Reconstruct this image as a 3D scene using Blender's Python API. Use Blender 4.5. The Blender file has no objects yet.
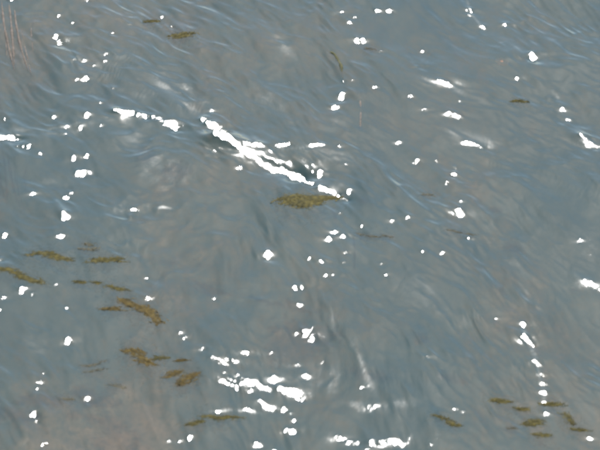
import bpy, math, random
import numpy as np
from mathutils import Vector

S = bpy.context.scene
COL = S.collection

# ------------------------------------------------------------------ camera
DEP = math.radians(36.0)          # the camera looks down on the water from a jetty
DIST = 24.0
HFOV = 2 * math.atan(2.0 / DIST)
CAM = np.array([0.0, -DIST * math.cos(DEP), DIST * math.sin(DEP)])
cd = bpy.data.cameras.new('camera')
cam = bpy.data.objects.new('camera', cd)
COL.objects.link(cam)
cam.location = CAM
cam.rotation_euler = (math.pi / 2 - DEP, 0, 0)
cd.angle = HFOV
cd.clip_end = 2000
cd.dof.use_dof = True              # the zoom lens was focused beyond the water seen: all is a little soft
cd.dof.focus_distance = 45.0
cd.dof.aperture_fstop = 7.2
S.camera = cam
S.render.resolution_x, S.render.resolution_y = 1024, 768

# ------------------------------------------------------------------ sky, sun, exposure
SUN_EL = math.radians(52.0)
SUN_AZ = math.radians(4.0)        # clockwise from +Y, the sun is ahead of the camera
world = bpy.data.worlds.new('World')
S.world = world
world.use_nodes = True
nt = world.node_tree
bg = nt.nodes['Background']
sky = nt.nodes.new('ShaderNodeTexSky')
sky.sky_type = 'NISHITA'
sky.sun_disc = False
sky.sun_elevation = SUN_EL
sky.sun_rotation = SUN_AZ
sky.air_density = 1.0
sky.dust_density = 1.1
sky.ozone_density = 1.0
nt.links.new(sky.outputs[0], bg.inputs[0])
bg.inputs[1].default_value = 0.15
L = np.array([math.cos(SUN_EL) * math.sin(SUN_AZ), math.cos(SUN_EL) * math.cos(SUN_AZ), math.sin(SUN_EL)])
sd = bpy.data.lights.new('sun', 'SUN')
sd.energy = 3.2
sd.angle = math.radians(0.5)
sd.color = (1.0, 0.975, 0.94)
sun = bpy.data.objects.new('sun', sd)
COL.objects.link(sun)
sun.rotation_euler = Vector(L).to_track_quat('Z', 'Y').to_euler()
S.view_settings.view_transform = 'Standard'
S.view_settings.look = 'None'
S.view_settings.gamma = 1
S.view_settings.exposure = 1.04

# ------------------------------------------------------------------ helpers
rng = np.random.default_rng(11)
random.seed(5)

def ground(px, py):
    """where the line of sight of a spot of the photograph (600x450) meets the water"""
    k = math.tan(HFOV / 2) / 300.0
    dx = (px - 300.0) * k
    dy = (225.0 - py) * k
    f = np.array([0, math.cos(DEP), -math.sin(DEP)])
    u = np.array([0, math.sin(DEP), math.cos(DEP)])
    d = np.array([dx, 0, 0]) + f + u * dy
    t = -CAM[2] / d[2]
    p = CAM + d * t
    return p[0], p[1]

_perm = np.random.default_rng(3).integers(0, 65536, 65536)
def _hash(ix, iy, seed):
    return _perm[(_perm[(ix + seed * 131) & 65535] + iy) & 65535] / 65535.0

def noise(x, y, seed=0):
    """smooth value noise, about -1..1"""
    fx, fy = np.floor(x), np.floor(y)
    ix, iy = fx.astype(np.int64), fy.astype(np.int64)
    tx, ty = x - fx, y - fy
    tx = tx * tx * tx * (tx * (tx * 6 - 15) + 10)
    ty = ty * ty * ty * (ty * (ty * 6 - 15) + 10)
    a, b = _hash(ix, iy, seed), _hash(ix + 1, iy, seed)
    c, d = _hash(ix, iy + 1, seed), _hash(ix + 1, iy + 1, seed)
    return ((a + (b - a) * tx) * (1 - ty) + (c + (d - c) * tx) * ty) * 2 - 1

def fbm(x, y, seed=0, octv=4, gain=0.5):
    r, a, n = 0, 1.0, 0
    for o in range(octv):
        r = r + a * noise(x * 2 ** o + 17.3 * o, y * 2 ** o - 9.1 * o, seed + o)
        n += a
        a *= gain
    return r / n

# ------------------------------------------------------------------ water surface: a height field
def axis(lo, hi, step, far):
    core = list(np.arange(lo, hi + step * .5, step))
    out, s, v = [], step, core[-1]
    while v < far:
        s *= 1.18
        v += s
        out.append(v)
    neg, s, v = [], step, core[0]
    while v > -far:
        s *= 1.18
        v -= s
        neg.append(v)
    return np.array(neg[::-1] + core + out)

XS = axis(-2.75, 2.75, 0.0056, 300)
YLO, YHI = 3.3, 3.8
YS = axis(-YLO, YHI, 0.0092, 300)
X, Y = np.meshgrid(XS, YS)
SX, SY = np.meshgrid(np.gradient(XS), np.gradient(YS))
CELL = np.maximum(SX, SY * .5)

def fade(wl):
    """waves the grid cannot carry far outside the view die away there"""
    return np.clip(1.6 - CELL * 5 / wl, 0, 1)

# crests run from upper left to lower right, a little bent by slow warps
wx = X + 0.35 * fbm(X * .45, Y * .3, 5, 2) + .07 * fbm(X * 2.1, Y * 1.3, 6, 2)
wy = Y + 0.60 * fbm(X * .5, Y * .3, 8, 2) + .12 * fbm(X * 2.3, Y * 1.2, 9, 2)
H = 0.028 * fbm(wx * .55 + wy * .10, wy * .42 + wx * .35, 20, 2) * fade(2)
def crest(n):                      # peaked crests, broad troughs
    return 1 - 2 * np.sqrt(n * n + .010)
def turned(deg):
    a = math.radians(deg)
    return wx * math.cos(a) + wy * math.sin(a), -wx * math.sin(a) + wy * math.cos(a)
patch = np.clip(.60 + 1.1 * fbm(X * 1.0, Y * .6, 44, 3), .38, 1.4)
patch2 = np.clip(.55 + 1.2 * fbm(X * 1.2, Y * .6, 47, 3), .35, 1.4)
u, v = turned(-56)
H += 0.0170 * crest(noise(u * .60, v * 1.0, 31)) * fade(.9)
H += 0.0060 * crest(noise(u * 1.3 + 3, v * 2.6, 33)) * fade(.4)
H += 0.0085 * fbm(u * 1.8, v * 6.0, 51, 3, .55) * patch * fade(.15)
H += 0.0027 * crest(noise(u * 5.0, v * 15.0, 66)) * patch2 * fade(.07)
u2, v2 = turned(38)
H += 0.0034 * crest(noise(u2 * 1.3, v2 * 2.6, 37)) * fade(.4)
H += 0.0014 * fbm(u2 * 4.0, v2 * 10.0, 61, 2, .5) * patch2 * fade(.09)
u3, v3 = turned(-34)
H += 0.0034 * fbm(u3 * 2.2, v3 * 6.5, 63, 3, .55) * patch * fade(.15)
H += 0.0025 * crest(noise(u3 * 6.0, v3 * 13.0, 68)) * patch * fade(.07)
H += 0.0040 * fbm(u * 4.0, v * 16.0, 71, 2, .5) * patch * fade(.07)
u4, v4 = turned(-74)
H += 0.0070 * fbm(u4 * 1.2, v4 * 7.0, 69, 3, .55) * patch2 * fade(.12)

def local(x, y, rx, ry):
    i0, i1 = np.searchsorted(XS, [x - rx, x + rx])
    j0, j1 = np.searchsorted(YS, [y - ry, y + ry])
    return slice(j0, j1), slice(i0, i1)

# named crests of the photograph: (points, height, half width in m)
RIDGES = [
 ([(98,108),(122,112),(146,114),(164,120),(178,130)], .006, .055),
 ([(196,114),(208,123),(222,134),(236,146),(256,160),(280,168),(304,172),(322,185),(348,197)], .007, .070),
 ([(-5,138),(18,136),(40,132),(66,125),(90,118)], .009, .055),
 ([(60,222),(104,216),(122,212),(142,208),(166,207),(190,210)], .006, .05),
 ([(400,70),(446,84),(470,97)], .005, .04),
 ([(405,98),(430,103),(455,116),(470,122)], .005, .04),
 ([(440,132),(466,140),(486,146)], .006, .04),
 ([(464,-4),(470,13),(484,28)], .006, .035),
 ([(556,98),(570,124),(586,141),(606,156)], .010, .05),
 ([(570,268),(590,281),(606,290)], .010, .05),
 ([(190,340),(218,362),(240,378),(262,386),(290,392),(310,402)], .013, .06),
 ([(206,410),(240,409),(262,402),(286,416),(294,430)], .009, .05),
 ([(320,425),(342,437),(372,442),(410,447)], .010, .05),
 ([(346,396),(372,407),(400,404),(420,402)], .006, .045),
 ([(520,320),(532,342),(538,363),(542,390),(546,418)], .004, .04),
 ([(300,290),(330,345),(362,392)], .006, .09),
 ([(495,240),(520,290),(560,360)], .006, .11),
 ([(120,60),(160,88),(200,112)], .008, .12),
 ([(20,262),(60,246),(110,250),(160,275)], .010, .09),
 ([(-5,262),(22,266),(48,276),(90,300)], .007, .08),
 ([(100,292),(130,294),(160,316),(182,335)], .010, .07),
 ([(118,342),(150,354),(190,366),(215,385)], .010, .07),
 ([(276,192),(300,189),(330,190)], .010, .05),
 ([(470,395),(520,396),(560,396),(596,420)], .008, .08),
]
RIDGES += [
 ([(100,70),(140,90),(190,112),(230,120)], .010, .07),
 ([(96,190),(112,215),(135,250)], .007, .05),
 ([(320,292),(345,330),(368,372),(392,400)], .010, .05),
 ([(500,250),(520,290),(545,330)], .008, .06),
 ([(400,280),(430,300),(470,330)], .007, .06),
 ([(396,345),(470,315),(560,300)], .007, .06),
 ([(380,385),(450,370),(540,366)], .007, .05),
 ([(325,362),(350,370),(370,392)], .008, .05),
 ([(100,140),(130,150),(150,170)], .007, .06),
 ([(150,20),(200,50),(260,60)], .006, .06),
 ([(500,40),(530,70),(560,100)], .006, .06),
 ([(490,160),(540,170),(600,200)], .006, .06),
 ([(420,60),(480,90),(500,120)], .005, .05),
 ([(150,285),(190,320),(230,352)], .009, .06),
]
for k_, (pts, h, w) in enumerate(RIDGES):
    h *= 1.0 if k_ < 24 else 1.9
    P = []
    for i in range(len(pts) - 1):
        for t in np.linspace(0, 1, 14, endpoint=False):
            P.append((pts[i][0] * (1 - t) + pts[i + 1][0] * t, pts[i][1] * (1 - t) + pts[i + 1][1] * t))
    P.append(pts[-1])
    G = np.array([ground(*p) for p in P])
    lo, hi = G.min(0) - w * 5, G.max(0) + w * 8
    sj, si = local((lo[0] + hi[0]) / 2, (lo[1] + hi[1]) / 2, (hi[0] - lo[0]) / 2, (hi[1] - lo[1]) / 2)
    xx, yy = X[sj, si], Y[sj, si]
    jx = xx + .030 * fbm(xx * 6, yy * 4, 71, 3)
    jy = yy + .060 * fbm(xx * 6, yy * 4, 75, 3)
    best = np.full(xx.shape, 1e9)
    tb = np.zeros(xx.shape)
    side = np.zeros(xx.shape)
    n = len(G)
    for k, g in enumerate(G):
        d = np.hypot(jx - g[0], (jy - g[1]) * .62)
        m = d < best
        best[m] = d[m]
        tb[m] = k / (n - 1)
        side[m] = (jy - g[1])[m]
    env = np.clip(np.minimum(tb, 1 - tb) * 6, 0, 1) ** .8 * .9 + .1
    # steeper towards the camera, a long back
    ww = np.where(side > 0, w * 1.5, w)
    H[sj, si] += .6 * h * env * np.exp(-np.sqrt((best / ww) ** 2 + .06)) * (1 + .25 * fbm(xx * 5, yy * 3, 79, 2))

# glitter: wavelets whose face leans at the sun.  (photo x, y, radius in photo pixels)
DOTS = [(12,1,2.5),(87,1,2),(59,17,1.8),(73,24,1.3),(56,38,3.2),(59,43,3.2),(112,34,1.7),(131,25,1.4),
(131,15,.8),(106,55,1.9),(105,62,1.1),(84,61,2.1),(75,60,1),(94,66,.8),(86,79,3.1),(77,80,1.5),(114,88,.8),(101,103,1),
(54,117,2.2),(87,116,3),(67,127,2),(66,134,1.4),(81,128,2.7),(101,126,1.2),(5,118,1),(29,146,2.6),(24,146,1.3),(18,146,1),
(162,16,1.2),(172,26,1.3),
(377,13,2.5),(389,13,2.6),(355,20,1.9),(350,25,2.3),(342,15,1),(357,43,3),(363,43,3.2),(381,53,1.3),(344,82,1.2),
(353,82,1),(342,97,4),(335,108,2.6),(376,89,.8),(339,147,1.9),(399,142,2),(211,110,2),(262,146,1.3),(284,145,1.8),(318,145,1.6),
(505,24,2.2),(469,15,1.9),(422,52,1.8),(532,57,4.3),(517,79,2.3),(416,69,.8),(410,98,1.9),(448,85,1.2),
(459,102,1.5),(454,116,1.2),
(40,154,1.9),(74,158,2.9),(87,156,2.7),(78,173,3.3),(83,173,3.4),(33,194,2.2),(66,197,2.4),(71,193,2),(64,215,2.8),(64,219,2.8),
(5,235,2.9),(60,237,2.3),(1,260,1),(22,291,3.3),(33,294,1.5),(4,298,1.8),(56,285,1),(147,277,1.4),(148,298,2.4),

(240,168,2.3),(320,172,3.7),(313,170,2),(349,191,2.7),(346,164,1.5),(340,212,1.3),(335,232,2.2),(329,239,2.9),(343,236,2.2),
(393,221,2),(362,225,1.2),(268,254,4.2),(310,258,2),(321,261,2.2),(346,252,1.2),(344,262,1),(326,275,2),(333,275,1),
(302,286,2.3),(295,287,2.7),(214,297,1.8),(382,264,1.5),(386,275,.8),
(417,160,2.4),(436,160,1.7),(455,166,.8),(454,173,2.2),(447,182,2),(461,201,1),(459,212,4),(408,218,2.1),(468,237,2),
(442,254,2),(423,252,1),(580,240,2),
(68,340,3.6),(43,373,1.3),(38,389,1),(41,382,.8),(87,398,2.9),(34,415,3.1),(37,422,.8),(44,446,2.2),(190,438,2.8),
(180,441,1.3),(169,441,1.3),(65,307,1.1),(180,332,1.4),(185,337,1.9),(1,310,1.3),
(301,304,2),(306,332,3.7),(312,337,3.4),(297,332,1.9),(313,327,1.3),(246,352,3),(272,352,1.3),(232,360,2.5),(203,349,1.8),
(225,373,1.9),(238,375,2.4),(242,378,2),(231,379,2.4),(237,388,1.8),(241,383,2),
(251,389,2.2),(274,378,4.4),
(306,374,3.4),(298,363,.8),(323,361,1),(284,407,3),(291,411,1.9),(294,418,2.5),
(248,408,2.3),(218,412,1.3),(256,443,3.6),(260,443,2.4),(275,449,2.6),(369,406,2.2),(375,406,2.2),(372,409,2.2),(362,387,2.1),
(372,442,3.5),(367,449,2),
(523,324,2.8),(496,318,1.1),(427,358,1),(456,410,1.3),(464,413,1.1),
(590,437,1.8),(403,446,1.8),(430,447,1.8)]

def want_slope(x, y):
    """the slope of the water that mirrors the sun into the camera from here"""
    V = CAM - np.array([x, y, 0])
    V = V / np.linalg.norm(V)
    N = V + L
    return -N[0] / N[2], -N[1] / N[2]

PIX = 4.0 / 600                    # metres per photo pixel at the middle
STRIPS = [
 [(114,111,.8),(130,113,1.1),(140,115,2),(150,117,2.6),(158,119,2.4),(167,123,3.6),(177,128,3.4)],
 [(202,119,3),(212,126,4.6),(224,132,3.2)],
 [(214,138,3),(226,140,4.2),(238,147,4),(250,153,4),(262,162,3.6),(276,167,4.2),(290,170,4.2),(306,174,4.6)],
 [(240,145,1.8),(252,146,2.4),(263,147,1.8)],
 [(305,180,3.2),(314,183,2),(325,188,2.8),(337,193,2.2),(348,198,1)],
 [(-4,137,2.4),(9,137,3),(22,138,1.6)],
 
 [(244,380,2.4),(256,384,4.2),(271,389,2.2)],
 [(277,385,2.8),(288,389,4.4),(305,398,2.8)],
 [(259,399,1.8),(267,404,3.4),(275,410,1.8)],
 [(212,358,1.8),(226,365,3)],
 [(221,381,1.8),(230,384,2.8),(237,386,1.2)],
 [(336,434,1.4),(345,439,3)],[(348,440,3),(361,442,2.6)],[(378,441,2.6),(391,443,3.4),(403,447,1.6)],
 [(284,427,2),(297,429,2.8)],[(216,412,1),(220,412,1)],[(246,408,1.6),(250,408,1.6)],
 [(584,278,1),(592,282,2.6),(604,290,2.6)],
 [(523,334,.8),(528,339,1.5),(534,345,1)],[(533,359,1.4),(541,366,2.4)],[(542,373,.9),(543,376,.9)],[(543,382,1),(544,385,1)],[(544,391,.9),(544,394,.9)],[(545,401,.8),(545,404,.8)],[(546,412,.8),(546,415,.8)],
 [(470,8,.8),(471,12,.8)],[(482,25,.6),(484,28,.6)],[(562,108,.8),(564,111,1.1)],[(568,118,1.1),(569,120,.8)],[(580,135,.8),(596,148,.9)],
 [(131,209,.8),(134,209,.8)],
 [(438,82,.7),(451,88,.9)],[(423,111,1.2),(426,111,1.3)],[(447,113,.9),(458,119,1.1)],[(463,141,2),(472,142,1.8),(482,146,.8)],
 [(277,145,.9),(290,144,1.1)],[(310,146,.9),(324,145,1)],
]
SHRINK, POW, NIT, KAP = .95, .05, 60, 8.0
WAVELETS = [(x, y, r, r, 0.0) for x, y, r in DOTS]
for st in STRIPS:
    for (x0, y0, r0), (x1, y1, r1) in zip(st[:-1], st[1:]):
        ln = math.hypot(x1 - x0, y1 - y0)
        an = math.atan2(-(y1 - y0), x1 - x0)
        r = (r0 + r1) / 2
        steep = abs(math.sin(an))
        n = max(1, round(ln / (r * (.85 + .75 * steep))))
        for i in range(n):
            t = (i + .5) / n
            rr = (r0 * (1 - t) + r1 * t) * rng.uniform(.7, 1.15)
            big = rr * (1.15 + .2 * steep) * rng.uniform(.8, 1.3)
            WAVELETS.append((x0 + (x1 - x0) * t + rng.normal(0, .25 * rr), y0 + (y1 - y0) * t + rng.normal(0, .2 * rr),
                             big if steep > .25 else max(rr, ln / n * .6), rr * (.86 - .3 * steep), an * .35 if steep > .25 else an))
WAVELETS = [(x, y, a * (.78 if y > 350 and 200 < x < 450 else 1), b * (.82 if y > 350 and 200 < x < 450 else 1), g)
            for x, y, a, b, g in WAVELETS]      # the low crest glitters more finely
SD = math.sin(DEP)
# The faces of these wavelets lean at the sun; round them the water is bent as little and as softly
# as it can be (a least-energy surface, found by conjugate gradients in Fourier space).
J0, J1 = np.searchsorted(YS, [-YLO - 1e-6, YHI + 1e-6])
I0, I1 = np.searchsorted(XS, [-2.75 - 1e-6, 2.75 + 1e-6])
DX, DY = XS[I0 + 1] - XS[I0], YS[J0 + 1] - YS[J0]
Xc, Yc, Hc = X[J0:J1, I0:I1], Y[J0:J1, I0:I1], H[J0:J1, I0:I1]
mask = np.zeros(Xc.shape)
def cloc(x, y, R):
    i0, i1 = int((x - R - Xc[0, 0]) / DX), int((x + R - Xc[0, 0]) / DX) + 2
    j0, j1 = int((y - R / SD - Yc[0, 0]) / DY), int((y + R / SD - Yc[0, 0]) / DY) + 2
    return slice(max(0, j0), j1), slice(max(0, i0), i1)
for px, py, ra, rb, ang in WAVELETS:
    x, y = ground(px, py)
    a, b = max((ra - .85) * SHRINK * PIX, .0048), max((rb - .85) * SHRINK * PIX, .0048)
    sl = cloc(x, y, max(a, b) * 2)
    xx, yy = Xc[sl] - x, Yc[sl] - y
    ca, sa = math.cos(ang), math.sin(ang)
    xx, yy = xx * 1.45, yy * .84
    q = np.sqrt(((xx * ca + yy * SD * sa) / a) ** 2 + ((-xx * sa + yy * SD * ca) / b) ** 2)
    mask[sl] = np.maximum(mask[sl], np.clip((1.15 - q) * 3, 0, 1))
Vx, Vy = CAM[0] - Xc, CAM[1] - Yc
Vn = np.sqrt(Vx ** 2 + Vy ** 2 + CAM[2] ** 2)
Nx, Ny, Nz = Vx / Vn + L[0], Vy / Vn + L[1], CAM[2] / Vn + L[2]
WX, WY = -Nx / Nz, -Ny / Nz                             # slope that mirrors the sun from there
ny_c, nx_c = Xc.shape
# calm the ripples inside first
kx = 2 * np.pi * np.fft.rfftfreq(nx_c, DX)[None, :]
ky = 2 * np.pi * np.fft.fftfreq(ny_c, DY)[:, None]
sxk, syk = np.sin(kx * DX) / DX, np.sin(ky * DY) / DY
k2 = kx ** 2 + (ky * SD) ** 2
def filt(fx, fy):                                        # K: soft response of the surface to a push on its slope
    F = -(1j * sxk * np.fft.rfft2(fx) + 1j * syk * np.fft.rfft2(fy)) * KER
    return F
def grads(F):
    return np.fft.irfft2(1j * sxk * F, s=Xc.shape), np.fft.irfft2(1j * syk * F, s=Xc.shape)
KER = 1.0 / ((k2 + KAP ** 2) * (k2 + 30.0 ** 2) ** (POW))
tap = np.clip(np.minimum(2.75 - abs(Xc), np.minimum(Yc + YLO, YHI - Yc)) / .3, 0, 1)
gk = sxk ** 2 + syk ** 2 + .05
def soft(g, lim):
    return np.where(g > lim, lim + (g - lim) * .1, g)
for _ in range(5):                                      # wind ripples: long gentle faces, steep backs
    gy0, gx0 = np.gradient(Hc, DY, DX)
    ey = (soft(gy0, WY - .10) - gy0) * tap
    Fd = -(1j * syk * np.fft.rfft2(ey)) / gk
    Hc = Hc + np.fft.irfft2(Fd, s=Xc.shape) * tap
H[J0:J1, I0:I1] = Hc
gy0, gx0 = np.gradient(Hc, DY, DX)
bxr, byr = (WX - gx0) * mask, (WY - gy0) * mask
def A(px_, py_):
    gx_, gy_ = grads(filt(px_ * mask, py_ * mask))
    return gx_ * mask, gy_ * mask
Px, Py = np.zeros(Xc.shape), np.zeros(Xc.shape)
rx_, ry_ = bxr.copy(), byr.copy()
dx_, dy_ = rx_.copy(), ry_.copy()
rs = (rx_ ** 2).sum() + (ry_ ** 2).sum()
for it in range(NIT):
    ax_, ay_ = A(dx_, dy_)
    al = rs / ((dx_ * ax_).sum() + (dy_ * ay_).sum())
    Px += al * dx_; Py += al * dy_
    rx_ -= al * ax_; ry_ -= al * ay_
    rn = (rx_ ** 2).sum() + (ry_ ** 2).sum()
    dx_, dy_ = rx_ + rn / rs * dx_, ry_ + rn / rs * dy_
    rs = rn
delta = np.fft.irfft2(filt(Px * mask, Py * mask), s=Xc.shape)
H[J0:J1, I0:I1] += delta * tap
CALM = np.zeros_like(H)
CALM[J0:J1, I0:I1] = mask

H -= H.mean()
# ---- END HEIGHT

def surf(x, y):
    i = np.clip(np.searchsorted(XS, x) - 1, 0, len(XS) - 2)
    j = np.clip(np.searchsorted(YS, y) - 1, 0, len(YS) - 2)
    tx = (x - XS[i]) / (XS[i + 1] - XS[i])
    ty = (y - YS[j]) / (YS[j + 1] - YS[j])
    return float((H[j, i] * (1 - tx) + H[j, i + 1] * tx) * (1 - ty) + (H[j + 1, i] * (1 - tx) + H[j + 1, i + 1] * tx) * ty)

def grid_mesh(name, Xg, Yg, Zg):
    ny, nx = Xg.shape
    me = bpy.data.meshes.new(name)
    co = np.stack([Xg, Yg, Zg], -1).astype(np.float32).ravel()
    me.vertices.add(nx * ny)
    me.vertices.foreach_set('co', co)
    idx = np.arange(nx * ny, dtype=np.int32).reshape(ny, nx)
    q = np.stack([idx[:-1, :-1], idx[:-1, 1:], idx[1:, 1:], idx[1:, :-1]], -1).reshape(-1, 4)
    me.loops.add(q.size)
    me.loops.foreach_set('vertex_index', q.ravel())
    me.polygons.add(len(q))
    me.polygons.foreach_set('loop_start', np.arange(0, q.size, 4, dtype=np.int32))
    me.polygons.foreach_set('loop_total', np.full(len(q), 4, dtype=np.int32))
    me.polygons.foreach_set('use_smooth', np.ones(len(q), dtype=bool))
    me.update(calc_edges=True)
    return me

# ------------------------------------------------------------------ materials
def mat(name):
    m = bpy.data.materials.new(name)
    m.use_nodes = True
    t = m.node_tree
    for n in list(t.nodes):
        t.nodes.remove(n)
    out = t.nodes.new('ShaderNodeOutputMaterial')
    return m, t, out

def nz(t, vec, scale, detail=4, rough=.55, dist=0.0):
    n = t.nodes.new('ShaderNodeTexNoise')
    n.inputs['Scale'].default_value = scale
    n.inputs['Detail'].default_value = detail
    n.inputs['Roughness'].default_value = rough
    n.inputs['Distortion'].default_value = dist
    if vec is not None:
        t.links.new(vec, n.inputs['Vector'])
    return n.outputs['Fac']

def ramp(t, fac, stops):
    r = t.nodes.new('ShaderNodeValToRGB')
    e = r.color_ramp.elements
    while len(e) < len(stops):
        e.new(.5)
    for k, (p, c) in enumerate(stops):
        e[k].position = p
        e[k].color = c if len(c) == 4 else (*c, 1)
    t.links.new(fac, r.inputs[0])
    return r.outputs[0]

def mapping(t, scale=(1, 1, 1), rot=0):
    tc = t.nodes.new('ShaderNodeTexCoord')
    mp = t.nodes.new('ShaderNodeMapping')
    mp.inputs['Scale'].default_value = scale
    mp.inputs['Rotation'].default_value = (0, 0, rot)
    t.links.new(tc.outputs['Object'], mp.inputs['Vector'])
    return mp.outputs[0]

def mix(t, fac, a, b, kind='MIX'):
    n = t.nodes.new('ShaderNodeMix')
    n.data_type = 'RGBA'
    n.blend_type = kind
    for s, val in ((0, fac), (6, a), (7, b)):
        if isinstance(val, (int, float)):
            n.inputs[s].default_value = val
        elif isinstance(val, tuple):
            n.inputs[s].default_value = (*val, 1)
        else:
            t.links.new(val, n.inputs[s])
    return n.outputs[2]

def water_material():
    m, t, out = mat('lake_water')
    # silt held in the water, thinner and thicker clouds of it
    at = t.nodes.new('ShaderNodeAttribute')
    at.attribute_name = 'silt'
    v1 = mapping(t, (1, .55, 1), math.radians(20))
    n1 = nz(t, v1, 1.1, 6, .65, .6)
    n2 = nz(t, v1, 9.0, 5, .65, .4)
    n3 = nz(t, mapping(t, (1, .6, 1)), 40.0, 4, .75)
    s = t.nodes.new('ShaderNodeMath'); s.operation = 'MULTIPLY_ADD'
    t.links.new(n2, s.inputs[0]); s.inputs[1].default_value = .8; t.links.new(n1, s.inputs[2])
    s2 = t.nodes.new('ShaderNodeMath'); s2.operation = 'MULTIPLY_ADD'
    t.links.new(n3, s2.inputs[0]); s2.inputs[1].default_value = .75; t.links.new(s.outputs[0], s2.inputs[2])
    s3 = t.nodes.new('ShaderNodeMath'); s3.operation = 'ADD'
    t.links.new(s2.outputs[0], s3.inputs[0]); t.links.new(at.outputs['Fac'], s3.inputs[1])
    s4 = t.nodes.new('ShaderNodeMath'); s4.operation = 'MULTIPLY'
    t.links.new(s3.outputs[0], s4.inputs[0]); s4.inputs[1].default_value = .5
    c = ramp(t, s4.outputs[0], [(.25, (.027, .060, .058)), (.39, (.045, .070, .060)), (.50, (.068, .073, .053)), (.70, (.160, .120, .074))])
    dif = t.nodes.new('ShaderNodeBsdfDiffuse'); t.links.new(c, dif.inputs[0])
    tr = t.nodes.new('ShaderNodeBsdfTransparent'); tr.inputs[0].default_value = (.60, .74, .72, 1)
    body = t.nodes.new('ShaderNodeMixShader'); body.inputs[0].default_value = .5
    t.links.new(tr.outputs[0], body.inputs[1]); t.links.new(dif.outputs[0], body.inputs[2])
    # capillary ripples
    b1 = nz(t, mapping(t, (1, .4, 1), math.radians(45)), 42, 5, .65, .5)
    b2 = nz(t, mapping(t, (1, .55, 1), math.radians(-30)), 70, 3, .6)
    ad = t.nodes.new('ShaderNodeMath'); ad.operation = 'MULTIPLY_ADD'
    t.links.new(b2, ad.inputs[0]); ad.inputs[1].default_value = .3; t.links.new(b1, ad.inputs[2])
    bp = t.nodes.new('ShaderNodeBump')
    ra = t.nodes.new('ShaderNodeAttribute'); ra.attribute_name = 'ripple'
    hm = t.nodes.new('ShaderNodeMath'); hm.operation = 'MULTIPLY'
    t.links.new(ad.outputs[0], hm.inputs[0]); t.links.new(ra.outputs['Fac'], hm.inputs[1])
    bp.inputs['Distance'].default_value = .0009
    t.links.new(hm.outputs[0], bp.inputs['Height'])
    fr = t.nodes.new('ShaderNodeFresnel'); fr.inputs[0].default_value = 1.333
    t.links.new(bp.outputs[0], fr.inputs['Normal'])
    gl = t.nodes.new('ShaderNodeBsdfGlossy'); ro = t.nodes.new('ShaderNodeAttribute'); ro.attribute_name = 'chop'
    rm = t.nodes.new('ShaderNodeMapRange')
    rm.inputs['From Min'].default_value = 0; rm.inputs['From Max'].default_value = 1
    rm.inputs['To Min'].default_value = .07; rm.inputs['To Max'].default_value = .34
    t.links.new(ro.outputs['Fac'], rm.inputs['Value'])
    t.links.new(rm.outputs[0], gl.inputs['Roughness'])
    gl.inputs['Color'].default_value = (1, 1, 1, 1)
    t.links.new(bp.outputs[0], gl.inputs['Normal'])
    t.links.new(bp.outputs[0], dif.inputs['Normal'])
    top = t.nodes.new('ShaderNodeMixShader')
    t.links.new(fr.outputs[0], top.inputs[0]); t.links.new(body.outputs[0], top.inputs[1]); t.links.new(gl.outputs[0], top.inputs[2])
    t.links.new(top.outputs[0], out.inputs[0])
    return m

def bed_material():
    m, t, out = mat('lake_bed_mud')
    v = mapping(t, (1, .7, 1))
    c = ramp(t, nz(t, v, 1.6, 6, .6, .5), [(.35, (.03, .045, .035)), (.52, (.075, .075, .055)), (.7, (.15, .12, .09))])
    p = t.nodes.new('ShaderNodeBsdfPrincipled'); t.links.new(c, p.inputs['Base Color'])
    p.inputs['Roughness'].default_value = .9
    t.links.new(p.outputs[0], out.inputs[0])
    return m

def weed_material(name, c1, c2, c3):
    m, t, out = mat(name)
    v = mapping(t)
    c = ramp(t, nz(t, v, 32, 4, .65), [(.32, c1), (.5, c2), (.68, c3)])
    p = t.nodes.new('ShaderNodeBsdfPrincipled'); t.links.new(c, p.inputs['Base Color'])
    p.inputs['Roughness'].default_value = .7
    p.inputs['Specular IOR Level'].default_value = .12
    t.links.new(p.outputs[0], out.inputs[0])
    return m

M_WATER = water_material()
M_BED = bed_material()
M_OLIVE = weed_material('olive_weed', (.022, .021, .004), (.054, .044, .008), (.10, .080, .017))
M_GOLD = weed_material('golden_weed', (.028, .020, .003), (.060, .040, .006), (.10, .068, .013))
M_DARK = weed_material('dark_weed', (.045, .042, .024), (.070, .062, .036), (.10, .085, .045))
M_STEM = weed_material('pink_stem', (.08, .066, .048), (.12, .094, .07), (.17, .135, .105))
M_GREEN = weed_material('yellow_stem', (.045, .046, .018), (.065, .062, .024), (.085, .08, .032))
M_LEAF = weed_material('rust_leaf', (.15, .085, .05), (.20, .11, .07), (.25, .15, .09))

# ------------------------------------------------------------------ the setting
me = grid_mesh('water', X, Y, H)
silt = -.58 + .30 * fbm(X * .5, Y * .35, 90, 3)
for px, py, r, amt in [(130,430,70,.40),(60,440,50,.25),(470,200,70,.14),(520,90,80,.08),(150,330,60,.12),(20,60,40,.16),(160,235,60,.10),
                       (300,60,70,.05),(480,40,60,.10),(330,330,60,.05),(550,390,60,.09),(100,380,30,-.15),(40,170,60,-.15),(180,270,90,-.10),(370,170,50,-.12),(160,110,60,-.2),(480,60,60,.10),(230,60,60,.10),(330,20,60,.08),(200,270,60,.08),(430,330,70,-.1)]:
    x, y = ground(px, py)
    rw = r * PIX
    silt += amt * np.exp(-(((X - x) / rw) ** 2 + ((Y - y) * .52 / rw) ** 2))
at = me.attributes.new('silt', 'FLOAT', 'POINT')
at.data.foreach_set('value', silt.astype(np.float32).ravel())
at = me.attributes.new('ripple', 'FLOAT', 'POINT')
rip = (1 - CALM) * np.clip(.7 + .8 * fbm(X * 1.3, Y * .8, 120, 3), .25, 1.4)
at.data.foreach_set('value', rip.astype(np.float32).ravel())
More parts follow.
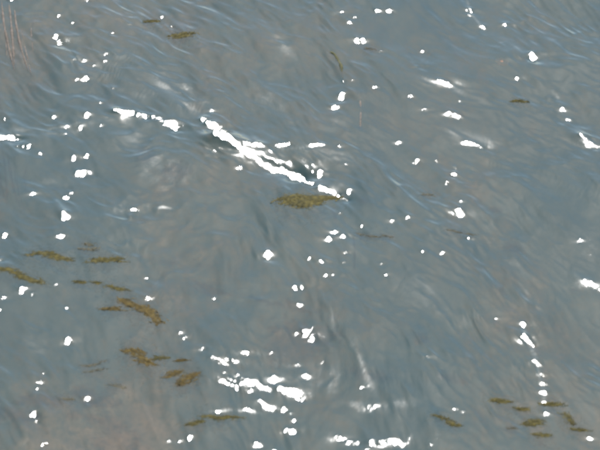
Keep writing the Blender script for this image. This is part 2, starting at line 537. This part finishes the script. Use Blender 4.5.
# where cat's paws ruffle the water too finely for the grid, it is rougher
CHOPPY = [([(98,219),(108,215),(122,211),(145,207)],1.8,1.2),([(155,207),(163,206),(175,208)],1.6,1.0),([(206,412),(235,409),(264,411)],1.8,1.0),([(40,131),(65,126),(92,120)],2.2,1.0),([(262,146),(300,147),(330,143)],2.5,.8),([(200,388),(225,372),(250,366)],4,.5),([(120,118),(140,130),(168,150)],20,.45),([(60,60),(120,70),(160,95)],18,.35),([(310,190),(340,230),(370,260)],14,.3),([(240,90),(300,110),(360,120)],16,.3),([(60,92),(62,60),(64,30)],1,0),([(104,112),(130,135),(165,165),(185,190)],20,.36),([(150,72),(180,92),(215,118)],12,.6),([(-5,134),(50,130),(110,118)],8,.6),
 ([(95,205),(140,203),(190,204)],10,.35),([(200,115),(240,148),(300,168),(350,196)],11,.6),([(290,140),(330,150),(370,160)],9,.35),
 ([(215,362),(265,385),(320,402)],13,.55),([(322,296),(350,345),(378,402)],6,.65),([(250,366),(300,372),(345,385)],14,.5),
 ([(385,265),(415,290),(445,322)],16,.45),([(498,248),(530,300),(550,335)],11,.5),([(522,322),(537,358),(543,388),(546,418)],2.8,1.25),
 ([(465,-5),(471,12),(485,28)],2.4,.9),([(554,92),(570,122),(590,143),(606,154)],4,.9),([(435,60),(465,85),(495,108)],10,.2),
 ([(400,72),(440,84),(470,96)],6,.4),([(445,130),(470,141),(500,148)],7,.5),([(570,266),(590,281),(606,290)],8,.6),
 ([(340,398),(372,407),(425,401)],6,.6),([(390,352),(450,330),(545,302)],9,.35),([(245,15),(275,35),(300,62)],14,.25),
 ([(520,165),(550,180),(600,200)],14,.3),([(20,185),(60,182),(110,178)],12,.25),([(536,262),(560,275),(580,300)],16,.3),
 ([(320,430),(350,440),(410,446)],8,.5),([(20,330),(35,342),(50,360)],8,.3),([(180,320),(200,345),(228,362)],7,.4),([(125,20),(170,40),(180,60)],12,.25),
 ([(60,66),(110,60),(150,72)],14,.3),([(330,20),(345,14),(350,8)],5,.4),([(560,380),(580,400),(600,405)],8,.25)]
chop = np.clip(.03 + .10 * fbm(X * 1.1, Y * .5, 140, 3), 0, .2)
for pts, w, amt in CHOPPY:
    amt *= .9 - .25 * pts[1][1] / 450
    w *= PIX
    amt *= .75 if pts[0][1] > 150 and w > .02 and w < .2 and pts[0][0] > 380 else 1
    G = np.array([ground(pts[i][0] * (1 - t) + pts[i + 1][0] * t, pts[i][1] * (1 - t) + pts[i + 1][1] * t)
                  for i in range(len(pts) - 1) for t in np.linspace(0, 1, 10)])
    lo, hi = G.min(0) - w * 3, G.max(0) + w * 6
    sj, si = local((lo[0] + hi[0]) / 2, (lo[1] + hi[1]) / 2, (hi[0] - lo[0]) / 2, (hi[1] - lo[1]) / 2)
    xx, yy = X[sj, si], Y[sj, si]
    jx, jy = xx + w * .7 * fbm(xx * 3, yy * 2, 151, 3), yy + w * 1.4 * fbm(xx * 3, yy * 2, 155, 3)
    d = np.full(xx.shape, 1e9)
    tb = np.zeros(xx.shape)
    for k_, g in enumerate(G):
        dd = np.hypot(jx - g[0], (jy - g[1]) * SD)
        m_ = dd < d
        d[m_] = dd[m_]; tb[m_] = k_ / (len(G) - 1)
    dirv = G[-1] - G[0]
    an = math.atan2(dirv[1], dirv[0])
    uu, vv = xx * math.cos(an) + yy * math.sin(an), -xx * math.sin(an) + yy * math.cos(an)
    st = np.clip(.75 + .9 * fbm(uu * 2.2, vv * 14, 160, 3), .1, 1.3)
    chop[sj, si] = np.maximum(chop[sj, si], amt * st * np.exp(-(d / w) ** 2) * (np.clip(np.minimum(tb, 1 - tb) * 5, 0, 1) * .7 + .3))
chop *= 1 - CALM
at = me.attributes.new('chop', 'FLOAT', 'POINT')
at.data.foreach_set('value', np.clip(chop, 0, 1).astype(np.float32).ravel())
me.materials.append(M_WATER)
water = bpy.data.objects.new('water', me)
water['kind'] = 'structure'
COL.objects.link(water)

bx_, by_ = axis(-6, 6, .12, 320), axis(-6, 8, .12, 320)
BX, BY = np.meshgrid(bx_, by_)
bm_ = grid_mesh('lakebed', BX, BY, -.75 + .16 * fbm(BX * .6, BY * .6, 95, 4))
bm_.materials.append(M_BED)
bed = bpy.data.objects.new('lakebed', bm_)
bed['kind'] = 'structure'
COL.objects.link(bed)

# ------------------------------------------------------------------ weed
def mesh_obj(name, verts, faces, material, parent=None, smooth=True):
    me = bpy.data.meshes.new(name)
    me.from_pydata(verts, [], faces)
    me.polygons.foreach_set('use_smooth', [smooth] * len(me.polygons))
    me.materials.append(material)
    o = bpy.data.objects.new(name, me)
    COL.objects.link(o)
    if parent is not None:
        o.parent = parent
    return o

WSC = 1.75
def ribbon(path, width, lift, ox, oy, oz, V, F, thick=.0012):
    """a wavy blade lying in the surface film; path in world x, y"""
    n = len(path)
    base = len(V)
    for i, (x, y) in enumerate(path):
        t = i / (n - 1)
        if i < n - 1:
            dx, dy = path[i + 1][0] - x, path[i + 1][1] - y
        l = math.hypot(dx, dy) or 1
        w = width * (.25 + .75 * math.sin(math.pi * min(1, .12 + t * .86)) ** .6)
        nx_, ny_ = -dy / l * w, dx / l * w
        for s in (-1, 0, 1):
            px, py = x + nx_ * s, y + ny_ * s
            z = surf(px, py) + lift + (.0012 if s == 0 else -.0006) + .0012 * math.sin(t * 9 + ox * 40)
            V.append((px - ox, py - oy, z - oz))
    for i in range(n - 1):
        a = base + i * 3
        for s in (0, 1):
            F.append((a + s, a + 3 + s, a + 4 + s, a + 1 + s))

# clumps: (strokes of photo points, half width in photo px, material, label)
CLUMPS = [
 ([[(286,199),(300,196),(316,197),(336,195)],[(284,202),(300,201),(314,201)],[(296,204),(306,205),(316,202)]], 4.2, M_OLIVE, 'largest olive weed clump, floating just below the long white glittering crest'),
 ([[(28,257),(38,253),(48,253),(56,256)],[(50,256),(60,258),(70,260)]], 2.8, M_OLIVE, 'arched olive weed clump near the left edge, upper one of the two long ones'),
 ([[(-2,270),(8,271),(20,275)],[(18,276),(30,280),(43,283)]], 3.0, M_OLIVE, 'long olive weed clump running in from the left edge of the water'),
 ([[(82,248),(90,251),(95,248)],[(84,243),(92,245)]], 2.6, M_DARK, 'dim brownish weed clump above and right of the arched olive clump'),
 ([[(91,262),(100,259),(110,260)],[(104,261),(114,258),(121,262)]], 2.8, M_OLIVE, 'flat olive weed clump with a knobbly outline beside the dim brownish one'),
 ([[(74,281),(79,281),(83,282)]], 1.9, M_OLIVE, 'tiny olive weed tuft, left one of the pair below the flat olive clump'),
 ([[(93,281),(98,283),(101,282)]], 1.8, M_OLIVE, 'tiny olive weed tuft, right one of the pair below the flat olive clump'),
 ([[(107,285),(116,287),(124,289)]], 2.4, M_OLIVE, 'short olive weed strand above the golden hooked clump'),
 ([[(104,308),(111,307),(118,309)]], 2.5, M_GOLD, 'small golden weed tuft just left of the golden hooked clump'),
 ([[(120,298),(127,302),(134,304)],[(133,304),(142,306),(150,312)],[(147,308),(153,315),(158,323)]], 3.2, M_GOLD, 'golden brown weed clump hooked down to the right like a bent finger'),
 ([[(126,349),(134,350),(141,354)],[(139,355),(146,360),(153,364)]], 3.2, M_GOLD, 'thick golden brown weed clump slanting down right, left of the white glitter'),
 ([[(153,359),(160,355),(167,357)]], 2.0, M_OLIVE, 'thin olive weed wisp right of the thick slanting golden clump'),
 ([[(176,360),(181,359),(186,360)]], 1.6, M_GOLD, 'faint golden weed speck above the forked golden clump'),
 ([[(165,377),(174,372),(182,371)],[(182,381),(188,376),(196,374)],[(180,384),(186,382)]], 2.9, M_GOLD, 'forked golden brown weed clump with two lobes, left of the glitter patch'),
 ([[(82,364),(94,364),(106,358)],[(84,371),(94,369),(102,367)]], 1.7, M_DARK, 'thin dark weed in two parallel strands on bluish water'),
 ([[(110,383),(116,384),(123,386)]], 2.2, M_DARK, 'small dark weed tuft below the two parallel dark strands'),
 ([[(61,397),(67,399),(72,398)]], 2.0, M_DARK, 'faint dark weed tuft left of a round white glint, above the pinkish silt'),
 ([[(206,417),(220,418),(238,416)]], 2.6, M_OLIVE, 'flat olive brown weed strand under the lower white glitter'),
 ([[(188,425),(195,423),(202,421)]], 2.2, M_OLIVE, 'pale olive weed tuft left of the flat strand near the bottom'),
 ([[(433,417),(442,418),(450,422)],[(448,423),(457,427)]], 1.9, M_OLIVE, 'thin olive weed strand lying by itself near the bottom, right of middle'),
 ([[(494,401),(500,400),(507,402)]], 2.9, M_OLIVE, 'upper left olive tuft of the scattered weeds by the thin white streak'),
 ([[(517,408),(522,408),(527,409)]], 2.5, M_OLIVE, 'small olive tuft midway between the upper left tuft and the thin white streak'),
 ([[(526,422),(534,420),(540,421)],[(529,424),(537,424)]], 2.6, M_OLIVE, 'broad olive tuft at the foot of the thin white streak'),
 ([[(545,404),(552,403),(559,404)]], 2.5, M_OLIVE, 'olive tuft right of the thin white streak'),
 ([[(564,412),(569,418),(573,424)]], 2.0, M_OLIVE, 'slender olive strand slanting between two tufts near the right edge'),
 ([[(572,428),(579,428),(586,429)]], 2.1, M_OLIVE, 'rightmost olive weed tuft near the bottom right'),
 ([[(535,434),(542,435),(548,435)]], 2.5, M_OLIVE, 'lowest olive tuft of the scattered weeds by the thin white streak'),
 ([[(508,429),(512,428),(516,429)]], 1.5, M_DARK, 'small dark reddish tuft lowest left of the scattered weeds'),
 ([[(172,35),(182,34),(194,33)],[(176,37),(188,36)]], 2.6, M_OLIVE, 'dark olive weed clump near the top, below a tiny white glint'),
 ([[(146,21),(152,20),(158,20)]], 2.2, M_OLIVE, 'faint olive weed tuft near the top, left of the dark olive clump'),
 ([[(512,101),(519,100),(527,102)]], 1.8, M_OLIVE, 'thin dark olive wisp in the upper right under the white glint'),
 ([[(356,231),(367,235),(380,237)],[(382,235),(393,237)]], 1.5, M_DARK, 'thin dark brown weed strand right of the three close glints'),
 ([[(447,230),(460,232),(474,233)]], 1.5, M_DARK, 'thin brown weed strand below the large round glint right of middle'),
 ([[(422,194),(427,192),(431,195)]], 2.0, M_DARK, 'dim brown tuft above the glint right of middle'),
 ([[(366,49),(370,51),(374,51)]], 1.5, M_DARK, 'tiny dark reddish tuft under the half round glint near the top'),
]

def smooth_path(pts, n):
    P = np.array([ground(*p) for p in pts])
    t = np.linspace(0, len(P) - 1, n)
    i = np.clip(t.astype(int), 0, len(P) - 2)
    f = (t - i)[:, None]
    return P[i] * (1 - f) + P[i + 1] * f

for strokes, hw, material, label in CLUMPS:
    allp = [p for s in strokes for p in s]
    cx = sum(p[0] for p in allp) / len(allp)
    cy = sum(p[1] for p in allp) / len(allp)
    ox, oy = ground(cx, cy)
    oz = surf(ox, oy)
    root = bpy.data.objects.new('weed_clump', None)
    root.empty_display_size = .03
    root.location = (ox, oy, oz)
    root['label'] = label
    root['category'] = 'water weed'
    root['group'] = 'clumps of weed floating in the water'
    COL.objects.link(root)
    sunk = -.0012 if material is M_DARK else 0.0
    for s in strokes:
        path = smooth_path(s, 12)
        L_ = np.hypot(*(path[-1] - path[0]))
        w = hw * PIX * WSC
        # the frond itself: a broad ragged mid blade
        V, F = [], []
        pp = path + np.stack([rng.normal(0, w * .12, 12), rng.normal(0, w * .25, 12)], -1)
        ribbon(pp, w * .34, .0008 + sunk, ox, oy, oz, V, F)
        fo = mesh_obj('frond', V, F, material, root)
        # leaflets round it, lying every way but mostly along the stroke
        V, F = [], []
        n = int(90 + 1300 * L_)
        ang0 = math.atan2(*(path[-1] - path[0])[::-1])
        for _ in range(n):
            t = rng.uniform(0, 11)
            i = min(10, int(t))
            c = path[i] + (path[i + 1] - path[i]) * (t - i)
            taper = .45 + .55 * math.sin(math.pi * t / 11)
            off = rng.normal(0, .70)
            c = c + np.array([rng.normal(0, w * .7), off * w * taper / math.sin(DEP)])
            a_ = ang0 + rng.normal(0, .5)
            ln = w * rng.uniform(.6, 1.7)
            bend = rng.normal(0, .35)
            lp = []
            for q in range(5):
                u_ = q / 4 - .5
                lp.append((c[0] + math.cos(a_ + bend * u_) * ln * u_, c[1] + math.sin(a_ + bend * u_) * ln * u_))
            ribbon(lp, w * rng.uniform(.05, .15), .0013 + sunk - abs(off) * .0070 + rng.normal(0, .0012), ox, oy, oz, V, F)
        for _ in range(int(n * .6)):                     # the drowned fringe of the clump
            i = rng.integers(0, 11)
            c = path[i] + rng.normal(0, 1, 2) * np.array([w * 1.1, w * 1.1 / math.sin(DEP)])
            a_ = ang0 + rng.normal(0, .8)
            ln = w * rng.uniform(.5, 1.4)
            lp = [(c[0] + math.cos(a_) * ln * (q / 3 - .5), c[1] + math.sin(a_) * ln * (q / 3 - .5)) for q in range(4)]
            ribbon(lp, w * rng.uniform(.08, .2), -rng.uniform(.004, .018), ox, oy, oz, V, F)
        lf = mesh_obj('leaf_tangle', V, F, material, root)
        lf['kind'] = 'stuff'

# ------------------------------------------------------------------ stems standing in the shallows
def stem(points, rad, depth0, depth1, material, label, name='drowned_reed', cat='reed', group=None):
    P = smooth_path(points, 14)
    ox, oy = P[-1]
    V, F = [], []
    for i, (x, y) in enumerate(P):
        t = i / 13
        z = surf(x, y) + depth0 * (1 - t) + depth1 * t
        r = rad * min(1, .15 + 3.2 * min(t, 1 - t)) * (1 + .25 * math.sin(i * 1.9 + ox * 30))
        z += .0025 * math.sin(i * 1.3 + ox * 50)
        dx, dy = (P[min(i + 1, 13)] - P[max(i - 1, 0)])
        l = math.hypot(dx, dy)
        nx_, ny_ = -dy / l, dx / l
        for k in range(6):
            a_ = k * math.pi / 3
            V.append((x + nx_ * r * math.cos(a_) - ox, y + ny_ * r * math.cos(a_) - oy, z + r * math.sin(a_)))
    for i in range(13):
        for k in range(6):
            a1, a2 = i * 6 + k, i * 6 + (k + 1) % 6
            F.append((a1, a2, a2 + 6, a1 + 6))
    o = mesh_obj(name, V, F, material)
    o.location = (ox, oy, 0)
    o['label'] = label
    o['category'] = cat
    if group:
        o['group'] = group
    return o

G_ = 'pale drowned stems in the upper left corner'
stem([(1,-3),(4,25),(9,48),(14,68)], .009, -.004, .001, M_STEM, 'pale pinkish stem nearest the left edge, in the upper left corner', group=G_)
stem([(8,-2),(11,20),(13,45),(14,64)], .009, -.006, .001, M_STEM, 'straight pale pinkish stem, second from the left edge', group=G_)
stem([(14,5),(16,24),(20,44),(28,70)], .009, -.005, .000, M_STEM, 'pale pinkish stem bending right at its lower end, third from the left edge', group=G_)
stem([(3,18),(6,40),(7,62)], .004, -.004, -.001, M_STEM, 'short thin pinkish stem between the two reeds nearest the left edge', group=G_)
stem([(36,12),(31,30),(33,52)], .004, -.006, -.001, M_STEM, 'thin pinkish stem farthest right of the drowned reeds in the upper left corner', group=G_)
stem([(20,24),(24,42),(28,60),(31,74)], .005, -.006, -.001, M_STEM, 'faint pinkish stem just left of the farthest right drowned reed in the corner', group=G_)
stem([(326,50),(335,56),(341,66),(343,80)], .012, -.006, -.0035, M_GREEN, 'yellow green stem drooping above a large round glint at the top')
stem([(359,92),(361,110),(360,134)], .007, -.008, -.003, M_STEM, 'faint pinkish brown stem right of the large round glint at the top')

# the rusty leaf in the upper right
x, y = ground(502, 62)
V, F = [], []
n = 14
z0 = surf(x, y)
V.append((0, 0, .002))
for k in range(n):
    a_ = k / n * 2 * math.pi
    r = .040 * (1 + .25 * math.cos(a_ * 2 + .6) + .08 * math.sin(a_ * 5))
    px, py = r * math.cos(a_), r * 1.5 * math.sin(a_)
    V.append((px, py, surf(x + px, y + py) - z0 - .0045))
for k in range(n):
    F.append((0, 1 + k, 1 + (k + 1) % n))
lf = mesh_obj('drowned_leaf', V, F, M_LEAF)
lf.location = (x, y, z0 - .0005)
lf['label'] = 'rusty orange leaf afloat in the upper right of the water'
lf['category'] = 'leaf'
